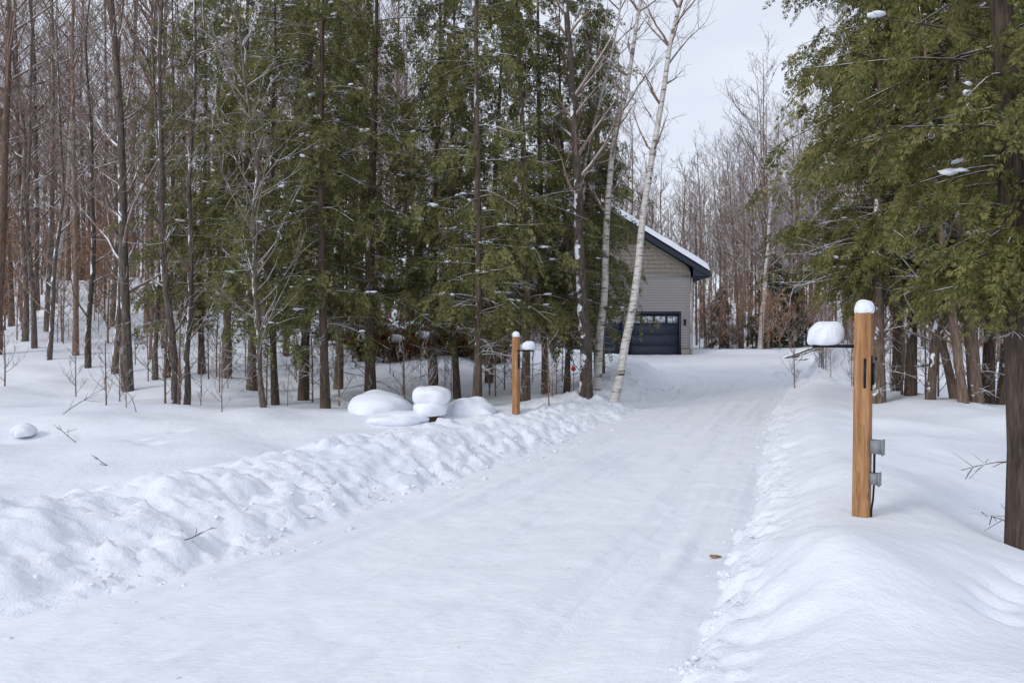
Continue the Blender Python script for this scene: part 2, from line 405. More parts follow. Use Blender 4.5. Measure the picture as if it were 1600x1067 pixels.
def cedar(seed,H,base,Rm,nb,nf,r0,length=.12,wid=.010,prof='col',dead=26,nsnow=24,snowsz=1,flen=.36,nsp=9,nl=2,deadtop=1.0,bm=None,low=1.0):
    r=np.random.default_rng(seed); T=MB();C=MB();S=MB();D=MB()
    n=12; zz=np.linspace(0,H,n); ph=r.random(3)*6
    P=np.stack([.10*np.sin(zz*.4+ph[0])-.10*math.sin(ph[0]),.10*np.sin(zz*.4+ph[1])-.10*math.sin(ph[1]),zz],-1)
    R=r0*(1-zz/H)**.85+.01; R[0]*=1.3
    tube(T,P,R,9)
    pos=[];ax=[]
    for k in range(nb+dead):
        isd=k>=nb
        t=r.random()**1.1 if not isd else 0
        if not isd: z=base+(H-base)*t
        elif k%2: z=r.uniform(.25,base+.8)
        else: z=base+(H*.9-base)*r.random()*deadtop
        if prof=='col': Lm=Rm*(1-t)**.55*(.72+.28*math.sin(k*1.7))
        else: Lm=Rm*(1-t)**.95
        L=Lm*(.5+.65*r.random())+.15
        if low<1: L*=low+(1-low)*min(1,max(0,(z-base)/1.6))
        if isd: L=r.uniform(.3,1.1)*min(1,deadtop+.4) if k%2 else r.uniform(.8,1.15)*Rm*(1-z/H)**.5*min(1,deadtop+.3)
        az=r.random()*2*np.pi; a=np.array([math.cos(az),math.sin(az),0]); b=np.array([-a[1],a[0],0])
        p0=np.array([np.interp(z,zz,P[:,0]),np.interp(z,zz,P[:,1]),z])
        s_=np.linspace(0,1,6)[:,None]
        cur=r.normal(0,.15); up=r.uniform(.0,.45); dp=r.uniform(.35,.8)
        path=p0+a*L*s_+b*L*cur*s_**2+RH*L*(up*s_-dp*s_**2+.25*s_**3)
        tube(D if isd else T,path,np.linspace(.014 if not isd else .009,.004,6),4)
        if isd:
            for m in range(8):
                i0=r.integers(1,6); bb=bpath(path[i0],a+r.normal(0,.8,3),L*.35,2,r,-.2); tube(D,bb,[.005,.004,.003],3)
            continue
        nn_=max(3,int(nf*(.35+L/Rm*.85))); s1=r.uniform(.06,1.05,nn_)**.85
        lat=r.normal(0,.13,nn_)*(1.1-.5*s1)*min(L,1.4)
        pp=np.stack([np.interp(s1,s_[:,0],path[:,c]) for c in range(3)],-1)+b*lat[:,None]-RH*(abs(lat)*.3)[:,None]
        dd=a*r.uniform(.15,1.0,nn_)[:,None]+b*r.uniform(-.9,.9,nn_)[:,None]-RH*r.uniform(.0,.9,nn_)[:,None]
        pos.append(pp);ax.append(dd)
        if k<nsnow:
            f=r.uniform(.35,.95); c=np.array([np.interp(f,s_[:,0],path[:,q_]) for q_ in range(3)])
            for m in range(r.integers(1,4)):
                blob(S,c+a*r.normal(0,.07)+b*r.normal(0,.06)+RH*.03,(np.array([.08,.035,.022])*r.uniform(.4,1.3)*snowsz),r,ICO1,.5,az)
    A,q=fronds(np.concatenate(pos),np.concatenate(ax),r,flen,nsp,length,wid,nl)
    C.add(A,q)
    p=[('trunk',T.mesh('trunk',bm or CBARK,True)),None]
    if D.n: p.append(('dead_branches',D.mesh('dead_branches',DEADM)))
    if S.n: p.append(('snow_tufts',S.mesh('snow_tufts',SNOW,True)))
    return p,C
def mkcedar(mat,*a,**k):
    p,C=cedar(*a,**k); p[1]=('crown',C.mesh('crown',mat)); return p
def tree(kind,parts,x,y,sc=1,rz=0,label='',cat='tree',group=None,tilt=(0,0),sz=None,sink=.12):
    e=obj(kind,None,loc=(x,y,hz(x,y)-sink),label=label,cat=cat,group=group,rot=(tilt[0],tilt[1],rz),scale=(sc,sc,sz or sc))
    e.empty_display_size=.3
    for nm,me in parts:
        if me is not None:
            o=obj(nm,me,parent=e)
            if nm in('snow_tufts','dead_branches'): o["kind"]='stuff'
    return e
def mkparts(T,C,S,tm,cm):
    return [('trunk',T.mesh('trunk',tm,True)),('crown',C.mesh('crown',cm))]
BV=[];RAW=[]
for k in range(7):
    T,C=bare_tree(100+k,17,.080+.02*(k%3),nb=32,first=.27+.07*(k%3),rmin=.0085,lv3=2)
    BV.append(mkparts(T,C,None,BARKFAR,TWIG))
for k in range(4):
    RAW.append([a.arrays() for a in bare_tree(150+k,17,.13,nb=26,first=.2,rmin=.018,lv3=0)])
NV=[]
for k in range(4):
    T,C=bare_tree(200+k,14,.08,nb=32,first=.12,rmin=.005,bl=.10,kink=.06+.03*k)
    NV.append(mkparts(T,C,None,BARK,TWIG))
r=np.random.default_rng(21)
placed=[]
def ok(x,y,dm):
    for a,b in placed:
        if (a-x)**2+(b-y)**2<dm*dm: return False
    return True
for (x,y,sc,k,tl) in [(-9.0,16,1.25,0,.01),(-6.4,13,.8,1,.01),(-15.7,22,1.0,2,.05),(-14.9,21.3,.9,3,-.06),(-16.0,23.5,1.15,0,.03),(-11.8,19.0,.85,1,-.02),(-14.6,25,1.2,2,.04),(-10.6,18.2,.9,3,.02),(-9.2,17.6,.8,1,-.03),(-18.8,27,1.3,0,-.02),(-17.6,24,1.1,2,.06),(-12.8,22.5,1.1,3,0),(-16.9,21,.8,1,.03),(-13.3,19.6,.75,2,-.03),(-8.1,19.5,.9,1,.02),(-11.2,22,1.0,0,.03)]:
    placed.append((x,y))
    tree('bare_tree',NV[k],x,y,sc,r.random()*6,'tall leafless tree with snow-dusted dark bark standing in deep snow',group='bare trees in the wood',tilt=(r.normal(0,.015),tl))
cnt=0;tries=0
while cnt<256 and tries<12000:
    tries+=1
    y=18+r.random()**.8*44; x=(r.random()*2-1)*(.78*y+1)
    px=x/y
    if -2.5<x<10.8 and y<48: continue
    if x>0 and x<XR(min(y,36))+2.2 and y<38: continue
    if y<24 and x>-5 and x<3: continue
    if x>9 and y<26: continue
    if px>-.55 and px<-.05 and r.random()<.45: continue
    if px<-.4 and r.random()<.2: continue
    if px>.5 and r.random()<.3: continue
    if not ok(x,y,.9): continue
    placed.append((x,y)); cnt+=1
    sc=r.uniform(.8,1.15)
    if x>8: sc*=.95
    if px>.24 and px<.34 and y<45: sc*=.88
    tree('bare_tree',BV[r.integers(0,7)],x,y,sc,r.random()*6,'slender leafless hardwood with ascending grey-brown branches',group='bare trees in the wood',tilt=(r.normal(0,.035),r.normal(0,.035)))
mb=MB()
for k in range(320):
    y=60+r.random()*50; x=(r.random()*2-1)*(.85*y)
    if k<60: x=y*r.uniform(.2,.45)
    if x/y<-.35 and r.random()<.3: continue
    z0=float(h(np.array([x]),np.array([y]),False)[0])-.3
    a=r.random()*6; sc=r.uniform(.65,1.1); c0,s0=math.cos(a)*sc,math.sin(a)*sc
    M=np.array([[c0,s0,0],[-s0,c0,0],[0,0,sc]])
    for arr in RAW[k%4]:
        mb.add(arr[0]@M+np.array([x,y,z0]),arr[1])
obj('distant_woodland',mb.mesh('distant_woodland',BARKFAR),kind='stuff',label='distant leafless hardwood forest reading as a grey-brown mass',cat='forest')
# cedars
CV=[]
for k in range(5):
    CV.append(mkcedar(CEDAR,300+k,11.5,1.65+.3*(k%3),1.6+.15*(k%3),104,9,.075+.012*(k%3),nsnow=50,length=.13,wid=.0122,dead=24))
lab='tall white cedar with olive green drooping foliage and snow tufts'
CL=[(-9.1,18,.95),(-8.4,18.5,.9),(-6.1,16,1.0),(-4.85,14,.85),(-4.65,15.2,1.1),(-3.55,13,1.0),(-4.2,16.5,1.05),(-3.0,14.5,1.05),(-.68,13.2,.98),(.27,14,.92),(.75,15.2,.98),(-1.9,16.6,1.05),(-7.2,17.2,1.0),(-1.2,15.0,.9),(-.6,17.8,1.0)]
for n_,(x,y,sc) in enumerate(CL):
    placed.append((x,y))
    tree('cedar_tree',CV[n_%5],x,y,sc,r.random()*6,lab,group='cedars beside the driveway',tilt=(r.normal(0,.018),r.normal(0,.018)))
for n_,(x,y,sc,s2) in enumerate([(1.65,15.6,.85,.80),(2.10,16.8,.80,.80),(1.15,14.4,.75,.75),(2.35,18.0,.80,.86)]):
    tree('cedar_tree',CV[(n_*2+1)%5],x,y,sc,r.random()*6,'shorter bushy cedar with low hanging foliage near the driveway',group='cedars beside the driveway',sz=s2)
RV=[]
for k in range(2):
    RV.append(mkcedar(CEDARY,350+k,11,2.15,2.6,125,17,.085,length=.11,wid=.0108,nsnow=60,dead=22,flen=.32,nsp=11,deadtop=.3,low=.55))
for n_,(x,y,sc) in enumerate([(6.45,12,1.05),(7.35,12.6,.95),(7.9,11.6,1.0),(9.0,13.0,1.1),(8.1,14.4,1.0),(10.4,14.5,1.05)]):
    tree('cedar_tree',RV[n_%2],x,y,sc,r.random()*6,'spreading cedar with olive green sprays overhanging the snowy verge',group='cedars beside the driveway',tilt=(r.normal(0,.03),r.normal(0,.04)))
near=mkcedar(CEDARY,370,10,1.95,1.8,150,20,.100,length=.075,wid=.0064,nsnow=60,dead=6,flen=.28,nsp=13,nl=3,bm=NBARK,deadtop=.1,low=.30)
tree('cedar_tree',near,3.88,5.15,1.0,2.4,'close cedar with thick furrowed trunk and hanging olive sprays',group='cedars beside the driveway')
T,C=bare_tree(230,7,.07,nb=14,first=.1,rmin=.005,bl=.12)
STEM=mkparts(T,C,None,CBARK,TWIG)
for (x,y,tx) in [(7.1,11.6,.12),(7.55,11.4,.16),(8.35,12.2,.10),(6.9,12.9,-.05),(8.8,12.3,.14),(9.4,11.9,.05),(7.75,11.9,.22)]:
    tree('bare_tree',STEM,x,y,.95,r.random()*6,'leaning bare cedar stem with flaky brown bark',group='bare trees in the wood',tilt=(0,tx))
def custom(kind,pts,rad,bm,label,nbr=14,seed=1,f0=.45,bl=1.6,rmin=.005,tw=TWIG,group=None):
    r=np.random.default_rng(seed); pts=np.array(pts,float)
    x0,y0=pts[0][:2]; z0=hz(x0,y0)-.12
    m=len(pts); tt=np.linspace(0,1,m); ts=np.linspace(0,1,26)
    P=np.stack([np.interp(ts,tt,pts[:,c]) for c in range(3)],-1)
    P[1:,0]+=r.normal(0,.035,25); P[1:,1]+=r.normal(0,.03,25)
    for _ in range(2): P[1:-1]=(P[:-2]+3*P[1:-1]+P[2:])/5
    P[0,2]=z0; P=P-np.array([x0,y0,z0]); 
    T=MB();C=MB(); R=np.interp(ts,[0,.06,1],[rad*1.3,rad,rad*.30])
    tube(T,P,R,10)
    for k in range(nbr):
        t=f0+(1-f0)*(k+r.random())/nbr; i0=min(int(t*25),24); p=P[i0]
        az=r.random()*6.28; d=np.array([math.cos(az),math.sin(az),r.uniform(.5,1.6)])
        L=bl*(.5+r.random()); b=bpath(p,d,L,5,r,.35); tube(C,b,np.linspace(rad*.3,rmin,6),5)
        for q in range(6):
            i1=r.integers(0,5); dd=b[i1+1]-b[i1]; dd/=np.linalg.norm(dd); dd=dd+r.normal(0,.55,3)
            b2=bpath(b[i1+1],dd,L*.4*(.5+r.random()),3,r,.2); tube(C,b2,np.linspace(rmin*1.2,rmin*.7,4),3)
            for w in range(2):
                b3=bpath(b2[r.integers(1,4)],dd+r.normal(0,.6,3),L*.2,2,r,.2); tube(C,b3,np.full(3,rmin*.6),3)
    e=obj(kind,None,loc=(x0,y0,z0),label=label,cat='tree',group=group)
    obj('trunk',T.mesh('trunk',bm,True),parent=e); obj('crown',C.mesh('crown',tw),parent=e)
custom('birch_tree',[(1.98,13.5,.3),(2.22,13.5,1.4),(2.46,13.5,2.7),(2.58,13.5,4.2),(2.92,13.5,6.0),(3.12,13.6,7.4),(3.5,13.7,8.8),(3.9,13.8,10.4)],.088,BIRCH,'leaning white birch with peeling bark beside the driveway',20,1,.5,1.2)
custom('birch_tree',[(1.78,14.4,.3),(1.9,14.4,2),(1.98,14.4,4),(2.1,14.4,5.6),(2.45,14.4,7),(2.75,14.5,9),(3.0,14.5,10.5)],.085,BIRCH,'slim white birch with mottled bark among cedars',20,2,.35,1.2)
custom('birch_tree',[(1.25,14.8,.3),(1.2,14.8,2),(1.35,14.8,4),(1.7,14.8,6),(2.2,14.8,8),(2.5,14.9,10)],.05,BIRCH,'thin pale birch stem growing among cedars',10,3,.5)
custom('bare_tree',[(1.48,13.5,.3),(1.42,13.5,2),(1.32,13.5,4),(1.22,13.5,6),(1.1,13.5,8),(1.0,13.5,10.5)],.125,BARK,'thick dark trunk with mottled bark and bare top',20,4,.45,1.4)
custom('bare_tree',[(-4.5,12.4,.3),(-4.62,12.4,2),(-4.7,12.4,3.2),(-4.6,12.4,5),(-4.85,12.4,6.5),(-5.1,12.4,8.6)],.05,BARK,'thin grey dead tree with many bare upward twigs',32,5,.12,1.3,.004,DEADM)
custom('bare_tree',[(-6.15,12.9,.3),(-6.1,12.9,3),(-6.05,12.9,6),(-5.95,12.9,9.5)],.055,BARK,'slender snow-flecked trunk with short broken branches',22,6,.15,.8,.004)
custom('birch_tree',[(-18.8,28,2.6),(-18.6,28,5),(-18.2,28,8),(-17.9,28,13)],.13,BIRCH,'white birch rising from the snowy slope',14,7,.4,2.0,.007)
custom('birch_tree',[(14.2,39,1),(14.5,39,6),(15.1,39,14)],.14,BIRCH,'white birch standing in the wood',14,8,.3,2.2,.008)
SP=mkcedar(SPRUCE,400,4.5,.3,1.25,80,8,.06,length=.13,wid=.012,prof='cone',dead=0,nsnow=60,snowsz=1.1,nsp=8)
for (x,y,sc) in [(15.6,41,1.3),(17.2,42,1.1),(13.2,43,.9)]:
    tree('spruce_tree',SP,x,y,sc,r.random()*6,'dark young spruce dusted with snow in the wood',group='spruces behind the yard')
T,C=bare_tree(420,3.2,.025,nb=22,first=.12,rmin=.004,bl=.3)
L_=MB(); pts=C.arrays()[0]; idx=r.integers(0,len(pts),900); A,q=sprays(pts[idx],r.normal(0,1,(900,3))-RH*.5,r,.07,.022,0); L_.add(A,q)
BS=[('trunk',T.mesh('trunk',BARKFAR,True)),('crown',C.mesh('crown',TWIG)),('leaves',L_.mesh('leaves',TAN))]
for k in range(116):
    if k<60: y=r.uniform(22,46); x=-y*r.uniform(.46,.78)
    elif k<100: y=r.uniform(37.5,50); x=y*r.uniform(.27,.46)
    else: y=r.uniform(22,36); x=y*r.uniform(.52,.72)
    tree('beech_sapling',BS,x,y,r.uniform(.5,1.2),r.random()*6,'beech sapling holding dry tan leaves above snow',group='beech saplings in the wood')
T,C=bare_tree(440,1.5,.008,nb=12,first=.1,rmin=.003,bl=.35,lv3=0)
SD=[('stem',T.mesh('stem',TWIG,True)),('twigs',C.mesh('twigs',TWIG))]
for k in range(118):
    if k<50: x=r.uniform(-8,1.6);y=r.uniform(12.2,19)
    elif k<66: x=r.uniform(6.5,11);y=r.uniform(11.5,17)
    elif k<98: y=r.uniform(17,26); x=XR(y)+r.uniform(.6,3.2)
    else: y=r.uniform(15,26); x=-y*r.uniform(.5,.76)
    tree('bare_sapling',SD,x,y,r.uniform(.45,1.3),r.random()*6,'spindly bare sapling poking through the snow',cat='sapling',group='bare saplings under the cedars',sink=.05)
# ---------------------------------------------------------------- garage
GYf=36.15; gz=.80; AX,AZ,SL=4.4,8.80,.615
g=obj('garage',None,loc=(0,0,0),label='grey-sided gabled garage with navy doors and snow-covered roof',cat='garage')
def roofz(x): return AZ-SL*abs(x-AX)
mb=MB(); mt=MB()
def lap(m,x0a,x1a,x0b,x1b,z0,z1,y):
    d=.022
    m.add([(x0a,y-d,z0),(x1a,y-d,z0),(x1b,y,z1),(x0b,y,z1),(x0a,y,z0),(x1a,y,z0)],[(0,1,2,3),(4,5,1,0)])
z=gz
while z<5.0:
    z2=z+.14
    if z<3.05:
        for a,b in((-.6,3.1),(5.92,6.1),(8.94,9.4)): lap(mb,a,b,a,b,z,z2,GYf)
    else: lap(mb,-.6,9.4,-.6,9.4,z,z2,GYf)
    z=z2
while z<AZ-.35:
    z2=z+.22
    xa=min(5.0,(AZ-.20-z)/SL); xb=min(5.0,max(.01,(AZ-.20-z2)/SL))
    n=max(1,int(xa*2/.3)); e1=np.linspace(AX-xa,AX+xa,n+1); e2=np.linspace(AX-xb,AX+xb,n+1)
    for q in range(n): lap(mt,e1[q]+.006,e1[q+1]-.006,e2[q]+.006,e2[q+1]-.006,z,z2,GYf-.004*((q*7+int(z*9))%3))
    z=z2
box(mb,9.38,9.40,GYf,GYf+9,gz,5.38); box(mb,-.6,-.58,GYf,GYf+9,gz,5.38)
z=gz
while z<5.2:
    mb.add([(9.425,GYf,z),(9.425,GYf+9,z),(9.402,GYf+9,z+.14),(9.402,GYf,z+.14)],[(0,1,2,3)]); z+=.14
obj('wall',mb.mesh('wall',SIDING),parent=g,label='horizontal grey lap siding')
backing=MB(); box(backing,-.55,9.35,GYf+.25,GYf+.3,gz,5.35)
prism(backing,[(-.5,5.25),(9.3,5.25),(AX,AZ-.45)],GYf+.03,GYf+.06)
obj('inner_wall',backing.mesh('inner_wall',TAUPE),parent=g)
obj('gable',mt.mesh('gable',TAUPE),parent=g,label='taupe shake gable')
tr=MB(); box(tr,-.6,9.4,GYf-.04,GYf-.024,4.98,5.12); box(tr,9.4,9.44,GYf-.05,GYf+.06,gz,5.3)
obj('trim',tr.mesh('trim',SIDING),parent=g)
ro=MB()
for sg in(1,-1):
    e=AX+sg*5.85
    P=[(AX,AZ),(e,roofz(e)),(e,roofz(e)-.14),(AX,AZ-.14)]
    prism(ro,P if sg>0 else P[::-1],GYf-.55,GYf+9.4)
rf=obj('roof',ro.mesh('roof',ROOFM),parent=g)
fa=MB()
for sg in(1,-1):
    e=AX+sg*5.88
    P=[(AX,AZ+.02),(e,roofz(e)+.02),(e,roofz(e)-.24),(AX,AZ-.27)]
    prism(fa,P if sg>0 else P[::-1],GYf-.60,GYf-.553)
    box(fa,min(e,e+sg*.1),max(e,e+sg*.1),GYf-.6,GYf+9.4,roofz(e)-.20,roofz(e)-.03)
    xs=sorted((AX+sg*5.02,e-sg*.01)); box(fa,xs[0],xs[1],GYf-.55,GYf+9.3,roofz(e)-.25,roofz(e)-.215)
    if sg>0: prism(fa,[(9.46,5.46),(10.26,5.02),(10.26,4.92),(9.46,4.92)],GYf-.55,GYf-.45)
obj('fascia',fa.mesh('fascia',NAVY),parent=rf)
gut=MB(); tube(gut,[(9.5,GYf-.1,5.0),(9.5,GYf-.1,gz+.1)],[.045,.045],8)
obj('downspout',gut.mesh('downspout',SIDING),parent=g)
sn=MB(); nx,ny=70,60
for sg in(1,-1):
    t=np.linspace(0,1,nx); yy=np.linspace(GYf-.64,GYf+9.5,ny); TT,YYs=np.meshgrid(t,yy)
    xx=AX+sg*TT*6.0
    ed=np.minimum(sm(-.005,.035,1-TT),np.minimum(sm(GYf-.66,GYf-.50,YYs),1))
    zz_=AZ-SL*TT*6.0+.03+(.46+.09*fbm(xx*.8,YYs*.8,3))*(ed**.5)-.01
    top=np.stack([xx,YYs+0*.1,zz_],-1).reshape(-1,3)
    i=np.arange(ny-1)[:,None]*nx; j=np.arange(nx-1)[None,:]
    sn.add(top,np.stack([i+j,i+j+1,i+nx+j+1,i+nx+j],-1).reshape(-1,4)[:,::sg])
obj('roof_snow',sn.mesh('roof_snow',SNOW,True),parent=rf)
def gdoor(x0,x1,z0,z1):
    d=MB(); y=GYf+.06; rows=4; hh=(z1-z0)/rows
    for k in range(rows):
        za=z0+k*hh+.004; zb=z0+(k+1)*hh-.004
        box(d,x0,x1,y,y+.05,za,zb)
    dd=obj('door',d.mesh('door',DOORM),parent=g,label='dark navy sectional garage door')
    n=4; w=(x1-x0)/n; zc0=z1-hh*.84; zc1=z1-hh*.20
    for q in range(n):
        a=x0+q*w+.06;b=x0+(q+1)*w-.06
        gl=MB(); box(gl,a,b,y-.018,y-.004,zc0,zc1)
        obj('window',gl.mesh('window',FROSTREFL),parent=dd)
        fr=MB()
        box(fr,a-.03,b+.03,y-.026,y-.002,zc1,zc1+.03);box(fr,a-.03,b+.03,y-.026,y-.002,zc0-.03,zc0)
        box(fr,a-.03,a,y-.026,y-.002,zc0,zc1);box(fr,b,b+.03,y-.026,y-.002,zc0,zc1)
        xm=(a+b)/2; box(fr,xm-.009,xm+.009,y-.026,y-.0185,zc0,zc1)
        obj('window_frame',fr.mesh('window_frame',DOORM),parent=dd)
    f=MB()
    for a,b,c,e in((x0-.1,x0-.002,z0,z1+.1),(x1+.002,x1+.1,z0,z1+.1),(x0,x1,z1+.002,z1+.1)): box(f,a,b,GYf-.045,GYf+.13,c,e)
    obj('door_frame',f.mesh('door_frame',NAVY),parent=g)
gdoor(6.2,8.84,gz,3.05); gdoor(3.2,5.82,gz,3.05)
lm=MB(); box(lm,9.08,9.2,GYf-.05,GYf-.03,2.45,2.75); box(lm,9.09,9.19,GYf-.17,GYf-.05,2.68,2.72); tube(lm,[(9.14,GYf-.12,2.68),(9.14,GYf-.12,2.5)],[.045,.035],8,True)
obj('wall_lamp',lm.mesh('wall_lamp',BLACK),parent=g)
fb=MB(); box(fb,8.95,9.46,GYf-.09,GYf+.0-.055,gz-.3,gz+.40); box(fb,9.43,9.5,GYf-.05,GYf+9,gz-.3,gz+.40)
obj('foundation',fb.mesh('foundation',CONC),parent=g)
hs=obj('house',None,label='low taupe house wing with dark windows behind the cedars',cat='house')
w=MB(); z=1.0
while z<4.9: lap(w,-6.5,-.7,-6.5,-.7,z,z+.15,38.5); z+=.15
box(w,-6.5,-.7,38.53,44,1.0,4.9)
obj('wall',w.mesh('wall',TAUPE),parent=hs)
for a,b,c,e in((-5.6,-4.4,2.2,3.9),(-3.0,-2.0,1.3,3.7)):
    m=MB(); box(m,a,b,38.44,38.46,c,e); wn=obj('window',m.mesh('window',GLASS),parent=hs)
    m=MB(); box(m,a-.1,a,38.40,38.47,c-.1,e+.1);box(m,b,b+.1,38.40,38.47,c-.1,e+.1);box(m,a,b,38.40,38.47,e,e+.1);box(m,a,b,38.40,38.47,c-.1,c)
    obj('frame',m.mesh('frame',DARKBR),parent=wn)
m=MB(); prism(m,[(-7.1,4.8),(-.65,4.8),(-.65,5.0),(-7.1,5.0)],37.8,44.6); obj('roof',m.mesh('roof',NAVY),parent=hs)
m=MB(); m.add([(-7.1,37.75,5.0),(-.65,37.75,5.0),(-.65,37.75,5.3),(-7.1,37.75,5.3),(-.65,41.2,7.0),(-7.1,41.2,7.0),(-7.1,44.6,5.02),(-.65,44.6,5.02)],[(0,1,2,3),(3,2,4,5),(5,4,7,6)],[(0,3,5),(0,5,6),(1,4,2),(1,7,4)]); obj('roof_snow',m.mesh('roof_snow',SNOW),parent=hs)
# ---------------------------------------------------------------- gate posts
def snowcap(name,c,s,label,seed=1,amp=.12,cut=.55,sq=1.0):
    m=MB(); blob(m,(0,0,0),(1,1,1),np.random.default_rng(seed),ICO4,amp)
    v=m.v[0]; v=np.sign(v)*np.abs(v)**sq*np.asarray(s); lim=-s[2]*cut; v[:,2]=np.where(v[:,2]<lim,lim+(v[:,2]-lim)*.25,v[:,2]); m.v[0]=v
    return obj(name,m.mesh(name,SNOW,True),loc=c,label=label,cat='snow')
def beveled(mb_,x,y,z0,z1,b=.010):
    c=[(-x+b,-y),(x-b,-y),(x,-y+b),(x,y-b),(x-b,y),(-x+b,y),(-x,y-b),(-x,-y+b)]
    v=[(a,d,z0) for a,d in c]+[(a,d,z1-b) for a,d in c]+[(a*(1-b/x),d*(1-b/y),z1) for a,d in c]
    q=[(i,(i+1)%8,(i+1)%8+8,i+8) for i in range(8)]+[(i+8,(i+1)%8+8,(i+1)%8+16,i+16) for i in range(8)]
    mb_.add(v,q,[(16,16+i,17+i) for i in range(1,7)])
def gatepost(x,y,H,rz,tilt,label,side,boxes,S=.054,ls=1.0):
    z0=hz(x,y)-.25
    e=obj('gate_post',None,loc=(x,y,z0),rot=(0,tilt,rz),label=label,cat='post',group='wooden gate posts')
    m=MB(); beveled(m,S,S,0,H+.25); obj('timber',m.mesh('timber',WOOD),parent=e)
    Z=H+.25; xa=side*.26
    m=MB()
    box(m,min(side*S,side*.34),max(side*S,side*.34),-.045,.045,Z-.256,Z-.232)
    obj('bracket',m.mesh('bracket',BLACK),parent=e,label='dark metal bracket under snow')
    m=MB(); sx=S+.0005
    box(m,sx,sx+.006,-.018,.018,Z-.56,Z-.31); box(m,sx+.006,sx+.020,-.010,.010,Z-.52,Z-.36); tube(m,[(sx+.02,0,Z-.33),(sx+.035,0,Z-.33)],[.012,.012],8,True)
    if boxes: box(m,.014,.030,-S-.006,-S-.0008,Z-.54,Z-.33)
    obj('hinge',m.mesh('hinge',BLACK),parent=e)
    if boxes:
        for (zc,h_,ox) in((Z-.96,.095,.075),(Z-1.19,.080,.055)):
            m=MB(); box(m,sx+.002,sx+ox,-.036,.036,zc-h_/2,zc+h_/2); box(m,sx+ox+.001,sx+ox+.010,-.042,.042,zc-h_/2-.008,zc+h_/2+.006)
            obj('junction_box',m.mesh('junction_box',GREYP),parent=e)
        m=MB(); tube(m,[(sx+.025,0,Z-1.01),(sx+.025,0,Z-1.15)],[.008,.008],8); tube(m,[(sx+.025,0,Z-1.23),(sx+.020,0,Z-1.34),(sx+.010,0,Z-1.42),(sx+.010,0,.05)],[.007]*4,8)
        obj('conduit',m.mesh('conduit',BLACK),parent=e)
    M=Matrix.Translation((x,y,z0))@Matrix.Rotation(rz,4,'Z')@Matrix.Rotation(tilt,4,'Y')
    p=M@Vector((0,0,Z+.028)); snowcap('snow_lump',p,(.062,.060,.062),'rounded snow cap sitting on top of a wooden post',3,.12,.5,.8)
    p=M@Vector((xa,.0,Z-.160)); snowcap('snow_lump',p,(.120*ls,.115*ls,.098*ls),'plump snow lump resting on a dark metal bracket',5,.18,.76,.78)
gatepost(2.53,4.95,1.47,-.68,.012,'tall square wooden gate post with hinge and grey electrical boxes',-1,True)
gatepost(.07,11.9,1.36,-.6,0,'square wooden gate post standing behind the plowed bank',1,False,ls=.85)
def mound(x,y,s,label,seed,name='snow_mound'):
    m=MB(); blob(m,(0,0,0),s,np.random.default_rng(seed),ICO4,.14); obj(name,m.mesh(name,SNOW,True),loc=(x,y,hz(x,y)+s[2]*.10),label=label,cat='snow')
mound(-2.35,12.1,(.60,.5,.33),'low rounded mound of snow covering a boulder',11)
mound(-.70,11.9,(.46,.4,.26),'low rounded mound of snow covering a boulder',12)
mound(-1.9,11.3,(.5,.4,.15),'low rounded mound of snow covering a boulder',14)
e=obj('tree_stump',None,loc=(-1.36,11.4,hz(-1.36,11.4)-.1),label='cut brown stump under two stacked snow caps',cat='stump')
m=MB(); tube(m,[(0,0,0),(0.01,0,.08),(0,0,.18)],[.18,.15,.14],14,True); obj('wood',m.mesh('wood',DARKBR,True),parent=e)
zb=hz(-1.36,11.4)-.1+.18
snowcap('snow_lump',(-1.37,11.4,zb+.11),(.29,.28,.17),'thick rounded snow cap resting on a stump',21,.14,.7,.9)
snowcap('snow_lump',(-1.33,11.4,zb+.30),(.31,.28,.19),'thick rounded snow cap stacked above another',22,.14,.55,.9)
snowcap('snow_lump',(-7.3,10.2,hz(-7.3,10.2)+.10),(.17,.16,.12),'small snow lump over a buried plant',23,.14)
sv=MB(); A,q=sprays(r.normal(0,1,(500,3))*np.array([.18,.18,.22])+RH*.38,r.normal(0,1,(500,3))+RH*.8,r,.14,.014,3); sv.add(A,q)
SHM=leaf_mat('shrub_foliage',[(.3,(.07,.035,.015)),(.7,(.22,.12,.05))]); shm=sv.mesh('foliage',SHM)
stm=MB(); tube(stm,[(0,0,0),(0,0,.4)],[.02,.015],6); stme=stm.mesh('stem',DARKBR)
for k in range(14):
    x=-5.6+k*.40+r.normal(0,.12); y=22.5+r.normal(0,.5); zz0=hz(x,y)-.05; sc=r.uniform(1.0,1.6)
    e=obj('garden_shrub',None,loc=(x,y,zz0),scale=(sc,)*3,label='small russet garden shrub topped with snow',cat='shrub',group='snow-topped shrubs by the house')
    obj('foliage',shm,parent=e); obj('stem',stme,parent=e)
    c=MB(); blob(c,(0,0,.68),(.24,.22,.15),r,ICO2,.15); obj('snow',c.mesh('snow',SNOW,True),parent=e)
for (x,y) in [(1.25,13.9),(8.9,19.6),(3.6,24.0)]:
    z0=hz(x,y)-.1; e=obj('driveway_marker',None,loc=(x,y,z0),label='thin driveway stake with round red reflector in snow',cat='marker',group='reflector stakes along the driveway')
    m=MB(); tube(m,[(0,0,0),(.01,0,.75)],[.006,.006],6,True); obj('stake',m.mesh('stake',BLACK),parent=e)
    m=MB(); tube(m,[(0,-.022,.62),(0,-.012,.62),(0,-.011,.62)],[.05,.05,.001],16); tube(m,[(0,-.012,.62),(0,-.022,.62),(0,-.0225,.62)],[.05,.05,.001],16); obj('reflector',m.mesh('reflector',RED),parent=e)
e=obj('picket_fence',None,loc=(0,0,0),label='dark slatted deck fence on the snowy slope',cat='fence')
m=MB()
